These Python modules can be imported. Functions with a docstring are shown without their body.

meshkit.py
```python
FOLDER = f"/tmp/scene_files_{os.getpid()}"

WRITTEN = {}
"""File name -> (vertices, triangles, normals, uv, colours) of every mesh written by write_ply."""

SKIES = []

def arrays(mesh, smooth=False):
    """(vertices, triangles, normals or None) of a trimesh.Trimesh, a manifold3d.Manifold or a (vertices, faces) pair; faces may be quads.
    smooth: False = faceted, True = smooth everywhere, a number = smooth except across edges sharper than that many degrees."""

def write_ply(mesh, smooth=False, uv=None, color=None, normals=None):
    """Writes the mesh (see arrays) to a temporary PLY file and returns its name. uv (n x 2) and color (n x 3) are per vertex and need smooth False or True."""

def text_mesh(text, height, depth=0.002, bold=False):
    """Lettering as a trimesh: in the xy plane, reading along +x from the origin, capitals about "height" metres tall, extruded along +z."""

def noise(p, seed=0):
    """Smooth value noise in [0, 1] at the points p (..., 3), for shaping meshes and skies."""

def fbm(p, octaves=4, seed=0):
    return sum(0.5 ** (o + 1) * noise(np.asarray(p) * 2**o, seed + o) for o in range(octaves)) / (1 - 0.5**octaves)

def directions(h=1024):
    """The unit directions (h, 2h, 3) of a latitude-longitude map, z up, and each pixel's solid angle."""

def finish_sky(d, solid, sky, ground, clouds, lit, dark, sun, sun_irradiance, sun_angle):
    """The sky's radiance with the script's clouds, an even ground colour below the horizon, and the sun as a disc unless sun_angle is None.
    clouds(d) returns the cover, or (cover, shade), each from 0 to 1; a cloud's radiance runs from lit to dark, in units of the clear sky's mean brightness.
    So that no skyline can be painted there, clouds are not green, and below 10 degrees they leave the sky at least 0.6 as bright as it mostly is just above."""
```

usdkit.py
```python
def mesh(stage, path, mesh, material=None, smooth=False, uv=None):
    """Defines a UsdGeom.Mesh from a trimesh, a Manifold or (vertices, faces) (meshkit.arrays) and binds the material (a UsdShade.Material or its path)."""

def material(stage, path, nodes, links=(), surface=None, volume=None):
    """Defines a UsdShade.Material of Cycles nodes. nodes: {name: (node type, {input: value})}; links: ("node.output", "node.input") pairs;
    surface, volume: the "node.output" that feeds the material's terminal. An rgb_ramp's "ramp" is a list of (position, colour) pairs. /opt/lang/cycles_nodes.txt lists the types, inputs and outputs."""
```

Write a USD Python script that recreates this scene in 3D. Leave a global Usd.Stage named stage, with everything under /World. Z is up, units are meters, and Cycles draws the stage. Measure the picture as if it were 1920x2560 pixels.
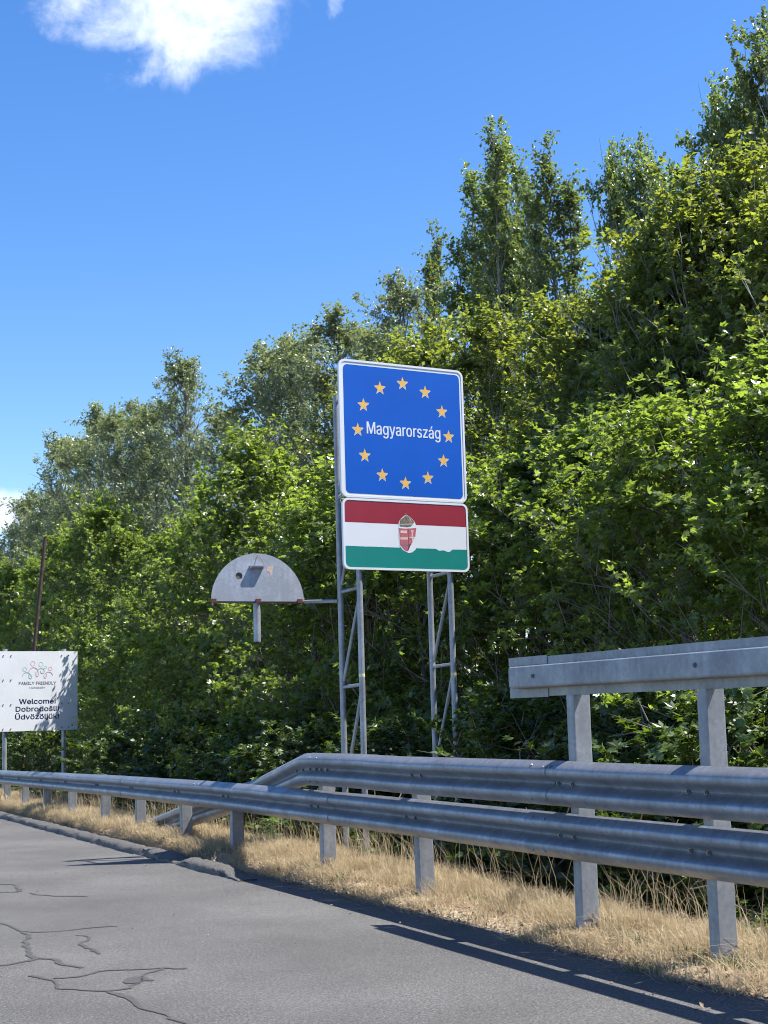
import math, random
import numpy as np
import trimesh, usdkit, meshkit
from shapely.geometry import Polygon, Point, LineString, box as sbox
from shapely import affinity
from pxr import Usd, UsdGeom, UsdLux, UsdShade, Gf, Sdf, Vt

stage = Usd.Stage.CreateInMemory()
UsdGeom.SetStageUpAxis(stage, UsdGeom.Tokens.z)
UsdGeom.SetStageMetersPerUnit(stage, 1.0)
stage.SetDefaultPrim(UsdGeom.Xform.Define(stage, '/World').GetPrim())
UsdGeom.Scope.Define(stage, '/World/Looks')

# ------------------------------------------------------------------ camera, sun, sky
PITCH, ROLL, EYE = math.radians(7.69), math.radians(1.63), np.array([0, 0, 1.5])
EXPOSURE = 1.25
SUN_TO = np.array([.57, -.02, 1.0]); SUN_TO = SUN_TO / np.linalg.norm(SUN_TO)
SUN_INTENSITY, SKY_STRENGTH = 1.25, 0.098

fwd = np.array([0, math.cos(PITCH), math.sin(PITCH)])
up0 = np.array([0, -math.sin(PITCH), math.cos(PITCH)])
r0 = np.array([1.0, 0, 0])
upv = math.cos(ROLL) * up0 + math.sin(ROLL) * r0
rgt = math.cos(ROLL) * r0 - math.sin(ROLL) * up0
cam = UsdGeom.Camera.Define(stage, '/World/camera')
cam.CreateHorizontalApertureAttr(20.955)
cam.CreateVerticalApertureAttr(27.94)
cam.CreateFocalLengthAttr(20.955 * 3724 / 1920)
cam.CreateClippingRangeAttr(Gf.Vec2f(0.05, 5000))
cam.CreateExposureAttr(EXPOSURE)
M4 = Gf.Matrix4d(*rgt, 0, *upv, 0, *(-fwd), 0, *EYE, 1)
UsdGeom.Xformable(cam).AddTransformOp().Set(M4)

sun = UsdLux.DistantLight.Define(stage, '/World/sun')
sun.CreateIntensityAttr(SUN_INTENSITY)
sun.CreateAngleAttr(0.53)
sun.CreateNormalizeAttr(True)
sun.CreateColorAttr(Gf.Vec3f(1.0, .96, .89))
zx = SUN_TO; xx = np.cross([0, 0, 1], zx); xx /= np.linalg.norm(xx); yy = np.cross(zx, xx)
UsdGeom.Xformable(sun).AddTransformOp().Set(Gf.Matrix4d(*xx, 0, *yy, 0, *zx, 0, 0, 0, 50, 1))
EL, ROT = math.asin(SUN_TO[2]), math.atan2(SUN_TO[0], SUN_TO[1])


def cloud_chain(nodes, links, name, direction, ru, rv, scale, k, lo, hi, tilt=0.0):
    """cover of one cloud bank round a direction of the sky: an ellipse whose rim is broken up by noise"""
    d = np.array(direction, float); d /= np.linalg.norm(d)
    a = np.cross(d, [0, 0, 1]); a /= np.linalg.norm(a); b = np.cross(a, d)
    a, b = math.cos(tilt) * a + math.sin(tilt) * b, math.cos(tilt) * b - math.sin(tilt) * a
    n = lambda s: name + s
    nodes.update({
        n('a'): ('vector_math', {'math_type': 'dot_product', 'vector2': tuple(a / ru)}),
        n('b'): ('vector_math', {'math_type': 'dot_product', 'vector2': tuple(b / rv)}),
        n('a2'): ('math', {'math_type': 'power', 'value2': 2.0}),
        n('b2'): ('math', {'math_type': 'power', 'value2': 2.0}),
        n('aa'): ('math', {'math_type': 'absolute'}), n('ab'): ('math', {'math_type': 'absolute'}),
        n('r'): ('math', {'math_type': 'add'}),
        n('fr'): ('vector_math', {'math_type': 'dot_product', 'vector2': tuple(d)}),
        n('front'): ('math', {'math_type': 'greater_than', 'value2': 0.5}),
        n('noise'): ('noise_texture', {'scale': scale, 'detail': 9.0, 'roughness': 0.62, 'distortion': 0.35}),
        n('nk'): ('math', {'math_type': 'multiply_add', 'value2': k, 'value3': 1.0 - 0.5 * k}),
        n('sub'): ('math', {'math_type': 'subtract'}),
        n('map'): ('map_range', {'range_type': 'smoothstep', 'from_min': lo, 'from_max': hi, 'clamp': True}),
        n('cover'): ('math', {'math_type': 'multiply'}),
    })
    links += [('co.generated', n('a.vector1')), ('co.generated', n('b.vector1')), ('co.generated', n('fr.vector1')), ('co.generated', n('noise.vector')),
              (n('a.value'), n('aa.value1')), (n('b.value'), n('ab.value1')), (n('aa.value'), n('a2.value1')), (n('ab.value'), n('b2.value1')),
              (n('a2.value'), n('r.value1')), (n('b2.value'), n('r.value2')), (n('fr.value'), n('front.value1')),
              (n('noise.fac'), n('nk.value1')), (n('nk.value'), n('sub.value1')), (n('r.value'), n('sub.value2')),
              (n('sub.value'), n('map.value')), (n('map.result'), n('cover.value1')), (n('front.value'), n('cover.value2'))]


nodes = {'co': ('texture_coordinate', {}),
         'sky': ('sky_texture', {'sky_type': 'single_scattering', 'sun_disc': False, 'sun_elevation': EL, 'sun_rotation': ROT, 'altitude': 200.0, 'air_density': 1.0, 'aerosol_density': 0.6, 'ozone_density': 2.0}),
         'out': ('background_shader', {'strength': SKY_STRENGTH})}
links = []
cloud_chain(nodes, links, 'big', (-.133, .878, .464), .080, .062, 16.0, 3.2, -.1, 1.25)
cloud_chain(nodes, links, 'low', (-.258, .956, .138), .040, .015, 30.0, 2.0, -.4, .9)
cloud_chain(nodes, links, 'wisp', (-.022, .893, .452), .008, .022, 48.0, 3.6, .3, 3.2)
nodes.update({'m1': ('math', {'math_type': 'maximum'}), 'm2': ('math', {'math_type': 'maximum', 'use_clamp': True}),
              'tone': ('noise_texture', {'scale': 26.0, 'detail': 3.0}),
              'lit': ('rgb_ramp', {'ramp': [(0.3, (4.3, 4.9, 6.1)), (0.6, (6.0, 6.3, 6.7))]}),
              'mixc': ('mix', {'mix_type': 'mix'}), 'deep': ('hsv', {'hue': .509, 'saturation': 1.33, 'value': 1.0})})
links += [('bigcover.value', 'm1.value1'), ('lowcover.value', 'm1.value2'), ('m1.value', 'm2.value1'), ('wispcover.value', 'm2.value2'), ('co.generated', 'tone.vector'), ('tone.fac', 'lit.fac'),
          ('m2.value', 'mixc.fac'), ('sky.color', 'deep.color'), ('deep.color', 'mixc.color1'), ('lit.color', 'mixc.color2'), ('mixc.color', 'out.color')]
dome = UsdLux.DomeLight.Define(stage, '/World/sky')
dome.CreateIntensityAttr(1.0)
sky_mat = usdkit.material(stage, '/World/Looks/sky', nodes, links, surface='out.background')
UsdShade.MaterialBindingAPI.Apply(dome.GetPrim()).Bind(sky_mat)
dome.GetPrim().SetCustomDataByKey('kind', 'structure')

# ------------------------------------------------------------------ materials
L = '/World/Looks/'


def plain(name, color, rough=.6, metal=0.0, var=.12, scale=6.0, bump=0.0, spec=.5):
    lo, hi = [tuple(np.array(color) * k) for k in (1 - var, 1 + var)]
    nd = {'co': ('texture_coordinate', {}), 'n': ('noise_texture', {'scale': scale, 'detail': 5.0, 'roughness': .6}),
          'r': ('rgb_ramp', {'ramp': [(.3, lo), (.7, hi)]}), 'p': ('principled_bsdf', {'roughness': rough, 'metallic': metal, 'specular_ior_level': spec})}
    lk = [('co.object', 'n.vector'), ('n.fac', 'r.fac'), ('r.color', 'p.base_color')]
    if bump:
        nd['b'] = ('bump', {'strength': bump, 'distance': .01}); lk += [('n.fac', 'b.height'), ('b.normal', 'p.normal')]
    return usdkit.material(stage, L + name, nd, lk, surface='p.BSDF')


def zinc(name, base, rough, metal, grime=.35):
    """hot-dip galvanised steel: small crystal patches, vertical run marks, dull grime"""
    k = np.array(base)
    nd = {'co': ('texture_coordinate', {}), 'v': ('voronoi_texture', {'scale': 38.0, 'randomness': 1.0}),
          'bw': ('rgb_to_bw', {}), 'n': ('noise_texture', {'scale': 3.0, 'detail': 6.0, 'roughness': .65}),
          'mp': ('mapping', {'scale': (14.0, 14.0, 1.2)}), 'st': ('noise_texture', {'scale': 1.6, 'detail': 4.0}),
          's1': ('math', {'math_type': 'multiply_add', 'value2': .20}), 's2': ('math', {'math_type': 'multiply_add', 'value2': .45}),
          'r': ('rgb_ramp', {'ramp': [(.55, tuple(k * (1 - grime))), (.70, tuple(k * .86)), (.84, tuple(k)), (1.0, tuple(np.minimum(k * 1.25, .85)))]}),
          'rr': ('map_range', {'from_min': .3, 'from_max': .8, 'to_min': rough + .1, 'to_max': rough - .06, 'clamp': True}),
          'b': ('bump', {'strength': .08, 'distance': .004}),
          'p': ('principled_bsdf', {'metallic': metal})}
    lk = [('co.object', 'v.vector'), ('co.object', 'n.vector'), ('co.object', 'mp.vector'), ('mp.vector', 'st.vector'), ('v.color', 'bw.color'),
          ('bw.val', 's1.value1'), ('n.fac', 's1.value3'), ('st.fac', 's2.value1'), ('s1.value', 's2.value3'),
          ('s2.value', 'r.fac'), ('r.color', 'p.base_color'), ('n.fac', 'rr.value'), ('rr.result', 'p.roughness'), ('n.fac', 'b.height'), ('b.normal', 'p.normal')]
    # keep the sum near 0.65
    nd['s2'] = ('math', {'math_type': 'multiply_add', 'value2': .40})
    return usdkit.material(stage, L + name, nd, lk, surface='p.BSDF')


ZBEAM = zinc('zinc_beam', (.22, .232, .255), .45, .6)
ZPOST = zinc('zinc_post', (.19, .20, .215), .5, .15)
ZTUBE = zinc('zinc_tube', (.27, .285, .31), .46, .4)
ZPLATE = zinc('zinc_plate', (.32, .35, .41), .52, .35, .15)
BOLT = plain('bolt_steel', (.16, .16, .17), .5, .6)
RUST = plain('rust', (.055, .030, .026), .9, 0, .4, 9.0, .3)
RUSTB = plain('rust_bracket', (.10, .03, .025), .85, 0, .4, 12.0)
WHITE = plain('sign_white', (.55, .57, .61), .4, 0, .03, 3.0)
BOARD = plain('board_white', (.61, .63, .66), .5, 0, .05, 2.0)
SBACK = plain('sheet_back', (.35, .36, .38), .5, .4)
BLUE = plain('sign_blue', (.0005, .074, .39), .5, 0, .06, 2.0, spec=.2)
YELL = plain('star_yellow', (.62, .36, .06), .45, 0, .08, 20.0)
RED = plain('flag_red', (.22, .012, .028), .4, 0, .05, 3.0)
GREEN = plain('flag_green', (.002, .165, .145), .4, 0, .05, 3.0)
SHIELD = plain('shield_red', (.36, .085, .11), .5, 0, .25, 40.0)
CROWN = plain('crown_olive', (.12, .11, .09), .5, 0, .7, 50.0)
PALE = plain('emblem_pale', (.50, .38, .33), .5, 0, .15, 30.0)
INKD = plain('emblem_dark', (.05, .045, .07), .5)
NAVY = plain('ink_navy', (.012, .016, .06), .5)
GREY = plain('ink_grey', (.14, .14, .17), .5)
LGREEN = plain('logo_green', (.30, .48, .40), .5)
LPINK = plain('logo_pink', (.56, .33, .42), .5)
YTAPE = plain('tape_yellow', (.55, .48, .28), .6)
HOLE = plain('hole_dark', (.09, .085, .07), .8)


def leafmat(name, ramp, back, trans, rough=.42, tw=.38):
    nd = {'g': ('geometry', {}), 'r': ('rgb_ramp', {'ramp': ramp}), 'oi': ('object_info', {}),
          'hue': ('hsv', {'saturation': 1.0}), 'hv': ('map_range', {'from_min': 0.0, 'from_max': 1.0, 'to_min': .82, 'to_max': 1.18}),
          'm': ('mix', {'mix_type': 'mix', 'color2': back}), 'bf': ('math', {'math_type': 'multiply', 'value2': .75}),
          'p': ('principled_bsdf', {'roughness': rough, 'specular_ior_level': .95}),
          'tc': ('mix', {'mix_type': 'multiply', 'fac': 1.0, 'color2': trans}), 't': ('translucent_bsdf', {}), 'x': ('mix_closure', {'fac': tw})}
    lk = [('g.random_per_island', 'r.fac'), ('oi.random', 'hv.value'), ('hv.result', 'hue.value'), ('r.color', 'hue.color'), ('hue.color', 'm.color1'), ('g.backfacing', 'bf.value1'), ('bf.value', 'm.fac'),
          ('m.color', 'p.base_color'), ('hue.color', 'tc.color1'), ('tc.color', 't.color'), ('p.BSDF', 'x.closure1'), ('t.BSDF', 'x.closure2')]
    return usdkit.material(stage, L + name, nd, lk, surface='x.closure')


LM = leafmat('leaf_maple', [(0, (.085, .120, .026)), (.5, (.162, .180, .040)), (.85, (.228, .228, .050)), (.95, (.26, .22, .06)), (1, (.27, .17, .05))], (.20, .22, .09), (3.4, 3.3, 1.6), .33, .54)
LG = leafmat('leaf_poplar', [(0, (.098, .126, .034)), (.6, (.150, .175, .048)), (.9, (.205, .220, .055)), (1, (.22, .23, .05))], (.22, .25, .14), (3.5, 3.2, 1.1), .33, .52)
LP = leafmat('leaf_tall_poplar', [(0, (.095, .130, .046)), (.6, (.145, .180, .066)), (1, (.21, .23, .095))], (.24, .27, .19), (2.8, 2.7, 1.1), .34, .46)
LW = leafmat('leaf_white_poplar', [(0, (.125, .158, .066)), (.6, (.185, .215, .098)), (1, (.26, .28, .14))], (.50, .53, .45), (2.2, 2.1, 1.3), .38, .42)
LS = leafmat('leaf_shrub', [(0, (.05, .085, .012)), (.7, (.09, .13, .018)), (1, (.16, .17, .03))], (.10, .13, .05), (3.0, 2.8, 1.0), .45, .38)
BARK = plain('bark', (.12, .10, .08), .9, 0, .4, 14.0, .5)
BARKG = plain('bark_grey', (.17, .165, .145), .9, 0, .35, 12.0, .4)

# asphalt: dark binder with pale stones
ASPH = usdkit.material(stage, L + 'asphalt', {
    'co': ('geometry', {}), 'v': ('voronoi_texture', {'scale': 150.0}), 'bw': ('rgb_to_bw', {}), 'n': ('noise_texture', {'scale': 60.0, 'detail': 6.0, 'roughness': .78}), 'big': ('noise_texture', {'scale': .55, 'detail': 6.0, 'roughness': .6}),
    's': ('math', {'math_type': 'multiply_add', 'value2': .35}), 's2': ('math', {'math_type': 'multiply_add', 'value2': .34}),
    'r': ('rgb_ramp', {'ramp': [(.66, (.038, .037, .0355)), (.77, (.062, .060, .0575)), (.85, (.078, .0755, .072)), (.93, (.102, .099, .095)), (1.02, (.17, .165, .16))]}),
    'sp': ('voronoi_texture', {'scale': 9.0}), 'spd': ('math', {'math_type': 'less_than', 'value2': .035}), 'm': ('mix', {'mix_type': 'mix', 'color2': (.30, .29, .26)}),
    'b': ('bump', {'strength': .8, 'distance': .006}), 'p': ('principled_bsdf', {'roughness': .85, 'specular_ior_level': .3})},
    [('co.position', 'v.vector'), ('co.position', 'n.vector'), ('co.position', 'big.vector'), ('co.position', 'sp.vector'), ('v.color', 'bw.color'), ('bw.val', 's.value1'), ('n.fac', 's.value3'), ('big.fac', 's2.value1'), ('s.value', 's2.value3'),
     ('s2.value', 'r.fac'), ('r.color', 'm.color1'), ('sp.distance', 'spd.value1'), ('spd.value', 'm.fac'), ('m.color', 'p.base_color'), ('n.fac', 'b.height'), ('b.normal', 'p.normal')], surface='p.BSDF')
KERB = plain('kerb_asphalt', (.070, .067, .063), .95, 0, .6, 48.0, 1.0)
TAR = plain('tar', (.046, .042, .040), .75, 0, .35, 45.0)
SOIL = usdkit.material(stage, L + 'straw_soil', {
    'co': ('geometry', {}), 'n': ('noise_texture', {'scale': 26.0, 'detail': 7.0, 'roughness': .7}), 'n2': ('noise_texture', {'scale': 1.7, 'detail': 3.0}),
    's': ('math', {'math_type': 'multiply_add', 'value2': .4}),
    'r': ('rgb_ramp', {'ramp': [(.45, (.09, .065, .04)), (.62, (.25, .19, .125)), (.76, (.39, .32, .22)), (.92, (.52, .44, .32))]}),
    'b': ('bump', {'strength': .8, 'distance': .02}), 'p': ('principled_bsdf', {'roughness': .95, 'specular_ior_level': .2})},
    [('co.position', 'n.vector'), ('co.position', 'n2.vector'), ('n2.fac', 's.value1'), ('n.fac', 's.value3'), ('s.value', 'r.fac'), ('r.color', 'p.base_color'), ('n.fac', 'b.height'), ('b.normal', 'p.normal')], surface='p.BSDF')
EARTH = plain('woodland_earth', (.075, .065, .035), .95, 0, .4, 4.0, .5)


def grassmat(name, ramp, tw=.42):
    return usdkit.material(stage, L + name, {'g': ('geometry', {}), 'r': ('rgb_ramp', {'ramp': ramp}), 'p': ('principled_bsdf', {'roughness': .6, 'specular_ior_level': .4}), 't': ('translucent_bsdf', {}), 'x': ('mix_closure', {'fac': tw})},
                           [('g.random_per_island', 'r.fac'), ('r.color', 'p.base_color'), ('r.color', 't.color'), ('p.BSDF', 'x.closure1'), ('t.BSDF', 'x.closure2')], surface='x.closure')


STRAW = grassmat('straw', [(0, (.46, .37, .23)), (.5, (.67, .58, .40)), (.85, (.80, .72, .54)), (.94, (.70, .63, .45)), (.97, (.17, .20, .05)), (1, (.20, .22, .06))])
LITTER = grassmat('litter', [(0, (.22, .14, .08)), (.4, (.42, .31, .19)), (.8, (.60, .50, .36)), (1, (.30, .12, .09))], .1)

# ------------------------------------------------------------------ helpers
_count = {}


def numbered(parent, name):
    k = (parent, name); n = _count.get(k, 0); _count[k] = n + 1
    return name if n == 0 else f'{name}_{n:03d}'


def tag(p, label=None, cat=None, group=None, kind=None):
    p = p.GetPrim() if hasattr(p, 'GetPrim') else p
    for k, v in (('label', label), ('category', cat), ('group', group), ('kind', kind)):
        if v:
            p.SetCustomDataByKey(k, v)
    return p


def path_of(parent):
    return '/World' if parent is None else str(parent.GetPath())


def obj(name, mesh, mat, parent=None, smooth=False, label=None):
    pp = path_of(parent)
    m = usdkit.mesh(stage, f'{pp}/{numbered(pp, name)}', mesh, mat, smooth)
    if label:
        tag(m, label)
    return m.GetPrim()


def thing(name, label, cat, loc=(0, 0, 0), group=None):
    x = UsdGeom.Xform.Define(stage, '/World/' + numbered('/World', name))
    x.AddTranslateOp().Set(Gf.Vec3d(*map(float, loc)))
    return tag(x, label, cat, group)


def xf(mesh, O, u, v, n):
    """local xy(z) -> world frame"""
    T = np.eye(4); T[:3, 0], T[:3, 1], T[:3, 2], T[:3, 3] = u, v, n, O
    m = mesh.copy(); m.apply_transform(T); return m


def cat(ms):
    return trimesh.util.concatenate(ms)


def tube(p, q, r, sides=14, r2=None, hollow=False):
    p, q = np.array(p, float), np.array(q, float); t = q - p; ln = np.linalg.norm(t)
    m = trimesh.creation.annulus(r * .86, r, ln, sections=sides) if hollow else trimesh.creation.cylinder(r, ln, sections=sides)
    T = trimesh.geometry.align_vectors([0, 0, 1], t / ln); T[:3, 3] = (p + q) / 2
    m.apply_transform(T); return m


def rrect(w, h, r, cx=0, cy=0):
    return sbox(cx - w / 2 + r, cy - h / 2 + r, cx + w / 2 - r, cy + h / 2 - r).buffer(r, quad_segs=6)


def extr(shape, d):
    gs = [g for g in getattr(shape, 'geoms', [shape]) if g.area > 1e-9]
    return cat([trimesh.creation.extrude_polygon(g, d, engine='earcut') for g in gs])


def moved(m, v):
    m = m.copy(); m.apply_translation(v); return m


def fit_text(text, width, cap, depth=.0015, bold=False):
    m = meshkit.text_mesh(text, cap, depth, bold)
    b = m.bounds; s = width / (b[1, 0] - b[0, 0])
    m.apply_translation([-b[0, 0], 0, 0]); m.apply_scale([s, 1, 1]); return m


# ------------------------------------------------------------------ the line of the road edge: s metres along it (away from the viewer), t metres to its right
_ds = .05
_S = np.arange(-140, 260, _ds)
_A = np.radians(np.interp(_S, [11.4, 12.4], [24.632, 22.054]))
for _ in range(30):
    _A = np.convolve(np.pad(_A, 5, mode='edge'), np.ones(11) / 11, 'valid')
_D = np.stack([-np.sin(_A), np.cos(_A)], 1)
_P = np.cumsum(_D * _ds, 0)
_P += np.array([2.03, 8.561]) - _P[np.argmin(abs(_S))]


def pt(s, t=0.0):
    s, t = np.broadcast_arrays(np.asarray(s, float), np.asarray(t, float))
    i = np.clip((s - _S[0]) / _ds, 0, len(_S) - 1.001); a = i.astype(int); w = (i - a)[..., None]
    p = _P[a] * (1 - w) + _P[a + 1] * w; d = _D[a]
    return p + np.stack([d[..., 1], -d[..., 0]], -1) * t[..., None]


def frame(s):
    d = _D[int((s - _S[0]) / _ds)]
    return np.array([d[0], d[1], 0]), np.array([d[1], -d[0], 0])


def st(xy):
    """(s, t) of points near the line"""
    xy = np.asarray(xy, float); sub = _P[::4]
    from scipy.spatial import cKDTree
    i = cKDTree(sub).query(xy)[1] * 4
    d = _D[i]; e = xy - _P[i]
    return _S[i] + (e * d).sum(-1), e[..., 0] * d[..., 1] - e[..., 1] * d[..., 0]


def smooth01(x, a, b):
    x = np.clip((np.asarray(x, float) - a) / (b - a), 0, 1); return x * x * (3 - 2 * x)


ROAD_Z = -.05


def grade(s):
    """the road falls gently beyond the sign"""
    s = np.minimum(np.asarray(s, float), 90)
    return -.018 * 1.5 * np.logaddexp(0, (s - 10.46) / 1.5)



def ground_z(s, t):
    s, t = np.broadcast_arrays(np.asarray(s, float), np.asarray(t, float))
    rise = .03 * smooth01(s, 8, 14)
    z = rise * smooth01(t, -.45, -.15) - .10 * (1 - smooth01(t, -.48, -.06))
    z = z + smooth01(t, -.4, .1) * .02
    z = z - (.40 + rise) * smooth01(t, .50, 1.7)
    z = z - .045 * (1 - smooth01(s, 3.5, 6.5)) * smooth01(t, -.4, -.15)
    return z + .35 * smooth01(t, 9, 30) + grade(s)


# ------------------------------------------------------------------ setting: ground, verge, road
def grid_mesh(X, Y, Z):
    n, m = X.shape
    v = np.stack([X, Y, Z], -1).reshape(-1, 3)
    i, j = np.meshgrid(np.arange(n - 1), np.arange(m - 1), indexing='ij')
    a = i * m + j
    return v, np.stack([a, a + m, a + m + 1, a + 1], -1).reshape(-1, 4)


def spaced(lo, hi, a, b, fine):
    core = np.arange(a, b, fine); g = fine * 1.5; left, right = [a], [b]
    while left[-1] > lo:
        left.append(left[-1] - g); g *= 1.25
    g = fine * 1.5
    while right[-1] < hi:
        right.append(right[-1] + g); g *= 1.25
    return np.concatenate([left[:0:-1], core, right])


gx, gy = spaced(-1500, 1500, -20, 16, .5), spaced(-600, 2500, 0, 60, .5)
GX, GY = np.meshgrid(gx, gy, indexing='ij')
gs, gt = st(np.stack([GX, GY], -1))
GZ = ground_z(gs, gt) - .06
GZ = np.where(gt < -.5, -.16 + grade(gs), GZ)
tag(obj('ground', grid_mesh(GX, GY, GZ), EARTH, smooth=True), kind='structure')

sv, tv = np.concatenate([np.arange(-6, 30, .07), np.arange(30, 70, .2)]), np.concatenate([np.arange(-.62, .3, .045), np.arange(.3, 3.2, .1)])
SV, TV = np.meshgrid(sv, tv, indexing='ij')
VP = pt(SV, TV)
VZ = ground_z(SV, TV)
nz = meshkit.fbm(np.stack([VP[..., 0] * 5, VP[..., 1] * 5, VP[..., 0] * 0], -1), 4, 3) - .5
nz2 = meshkit.fbm(np.stack([VP[..., 0] * 1.6, VP[..., 1] * 1.6, VP[..., 0] * 0], -1), 2, 8) - .5
VZ = VZ + (nz * .040 + nz2 * .05) * smooth01(TV, -.62, -.3)
VZ[:, -3:] -= .12; VZ[:, 0] -= .05
tag(obj('verge', grid_mesh(VP[..., 0], VP[..., 1], VZ), SOIL, smooth=True), kind='structure')

rs, rt = np.concatenate([np.arange(-120, -8, 4), np.arange(-8, 44, .5), np.arange(44, 100, 2), np.arange(100, 240, 5)]), np.array([-10.5, -8, -5, -3, -1.5, -.22])
RS, RT = np.meshgrid(rs, rt, indexing='ij'); RP = pt(RS, RT)
road = obj('road', grid_mesh(RP[..., 0], RP[..., 1], ROAD_Z + grade(RS)), ASPH, smooth=True)
tag(road, kind='structure')

CR = [
    [(-3.11, 12.04), (-2.93, 11.75), (-2.79, 11.48), (-2.68, 11.17), (-2.62, 10.78), (-2.44, 10.29), (-2.40, 10.19), (-2.48, 10.02), (-2.57, 9.95)],
    [(-2.40, 10.19), (-2.26, 10.12), (-2.12, 9.87), (-2.02, 9.77)],
    [(-2.79, 11.48), (-2.53, 11.45), (-2.40, 11.52), (-2.27, 11.62), (-2.12, 11.68)],
    [(-2.33, 11.22), (-2.26, 11.20), (-2.20, 11.00), (-2.22, 10.81), (-2.14, 10.59), (-2.06, 10.52), (-2.01, 10.31)],
    [(-2.09, 9.40), (-1.97, 9.42), (-1.85, 9.62), (-1.68, 9.64), (-1.47, 9.65), (-1.32, 9.63)],
    [(-2.27, 9.51), (-2.17, 9.45), (-2.08, 9.32), (-2.03, 9.12), (-1.97, 9.03), (-1.80, 8.94), (-1.63, 8.91), (-1.56, 8.97), (-1.55, 9.24), (-1.53, 9.47), (-1.47, 9.63)],
    [(-1.57, 9.16), (-1.56, 9.30), (-1.50, 9.26), (-1.47, 9.24)],
    [(-1.66, 8.91), (-1.52, 8.68), (-1.47, 8.54), (-1.41, 8.34), (-1.34, 8.26), (-1.19, 8.09), (-1.07, 7.91), (-0.94, 7.66)],
    [(-3.98, 15.03), (-3.70, 14.82), (-3.52, 14.39), (-3.49, 14.20), (-3.67, 14.19)],
    [(-3.34, 14.08), (-3.25, 13.88), (-3.13, 13.82), (-2.77, 13.66)],
]
rng = np.random.default_rng(5)
for k, line in enumerate(CR):
    P = np.array(line); d = np.r_[0, np.cumsum(np.linalg.norm(np.diff(P, axis=0), axis=1))]
    q = np.linspace(0, d[-1], max(8, int(d[-1] / .05)))
    X = np.stack([np.interp(q, d, P[:, c]) for c in (0, 1)], 1)
    jit = np.stack([meshkit.fbm(np.stack([q * 7, q * 0 + k, q * 0 + c * 9.1], 1), 3, 2) - .5 for c in (0, 1)], 1)
    X += jit * .07; X += rng.normal(0, .004, X.shape)
    w = .004 + .028 * meshkit.fbm(np.stack([q * 3.1, q * 0 + k * 3.3, q * 0], 1), 3, 5) ** 2 + rng.uniform(0, .006, len(q))
    if k == 6: w = w * 0 + .075 * np.sin(np.linspace(.1, 3.0, len(q))) * rng.uniform(.7, 1.1, len(q))
    shp = Polygon()
    for i in range(len(X) - 1):
        shp = shp.union(LineString(X[i:i + 2]).buffer((w[i] + w[i + 1]) / 2, quad_segs=2))
    m = extr(shp.simplify(.002), .0008)
    m.apply_translation([0, 0, ROAD_Z + .0032]); m.vertices[:, 2] += grade(st(m.vertices[:, :2])[0])
    obj('tar_seal', m, TAR, road)

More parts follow.
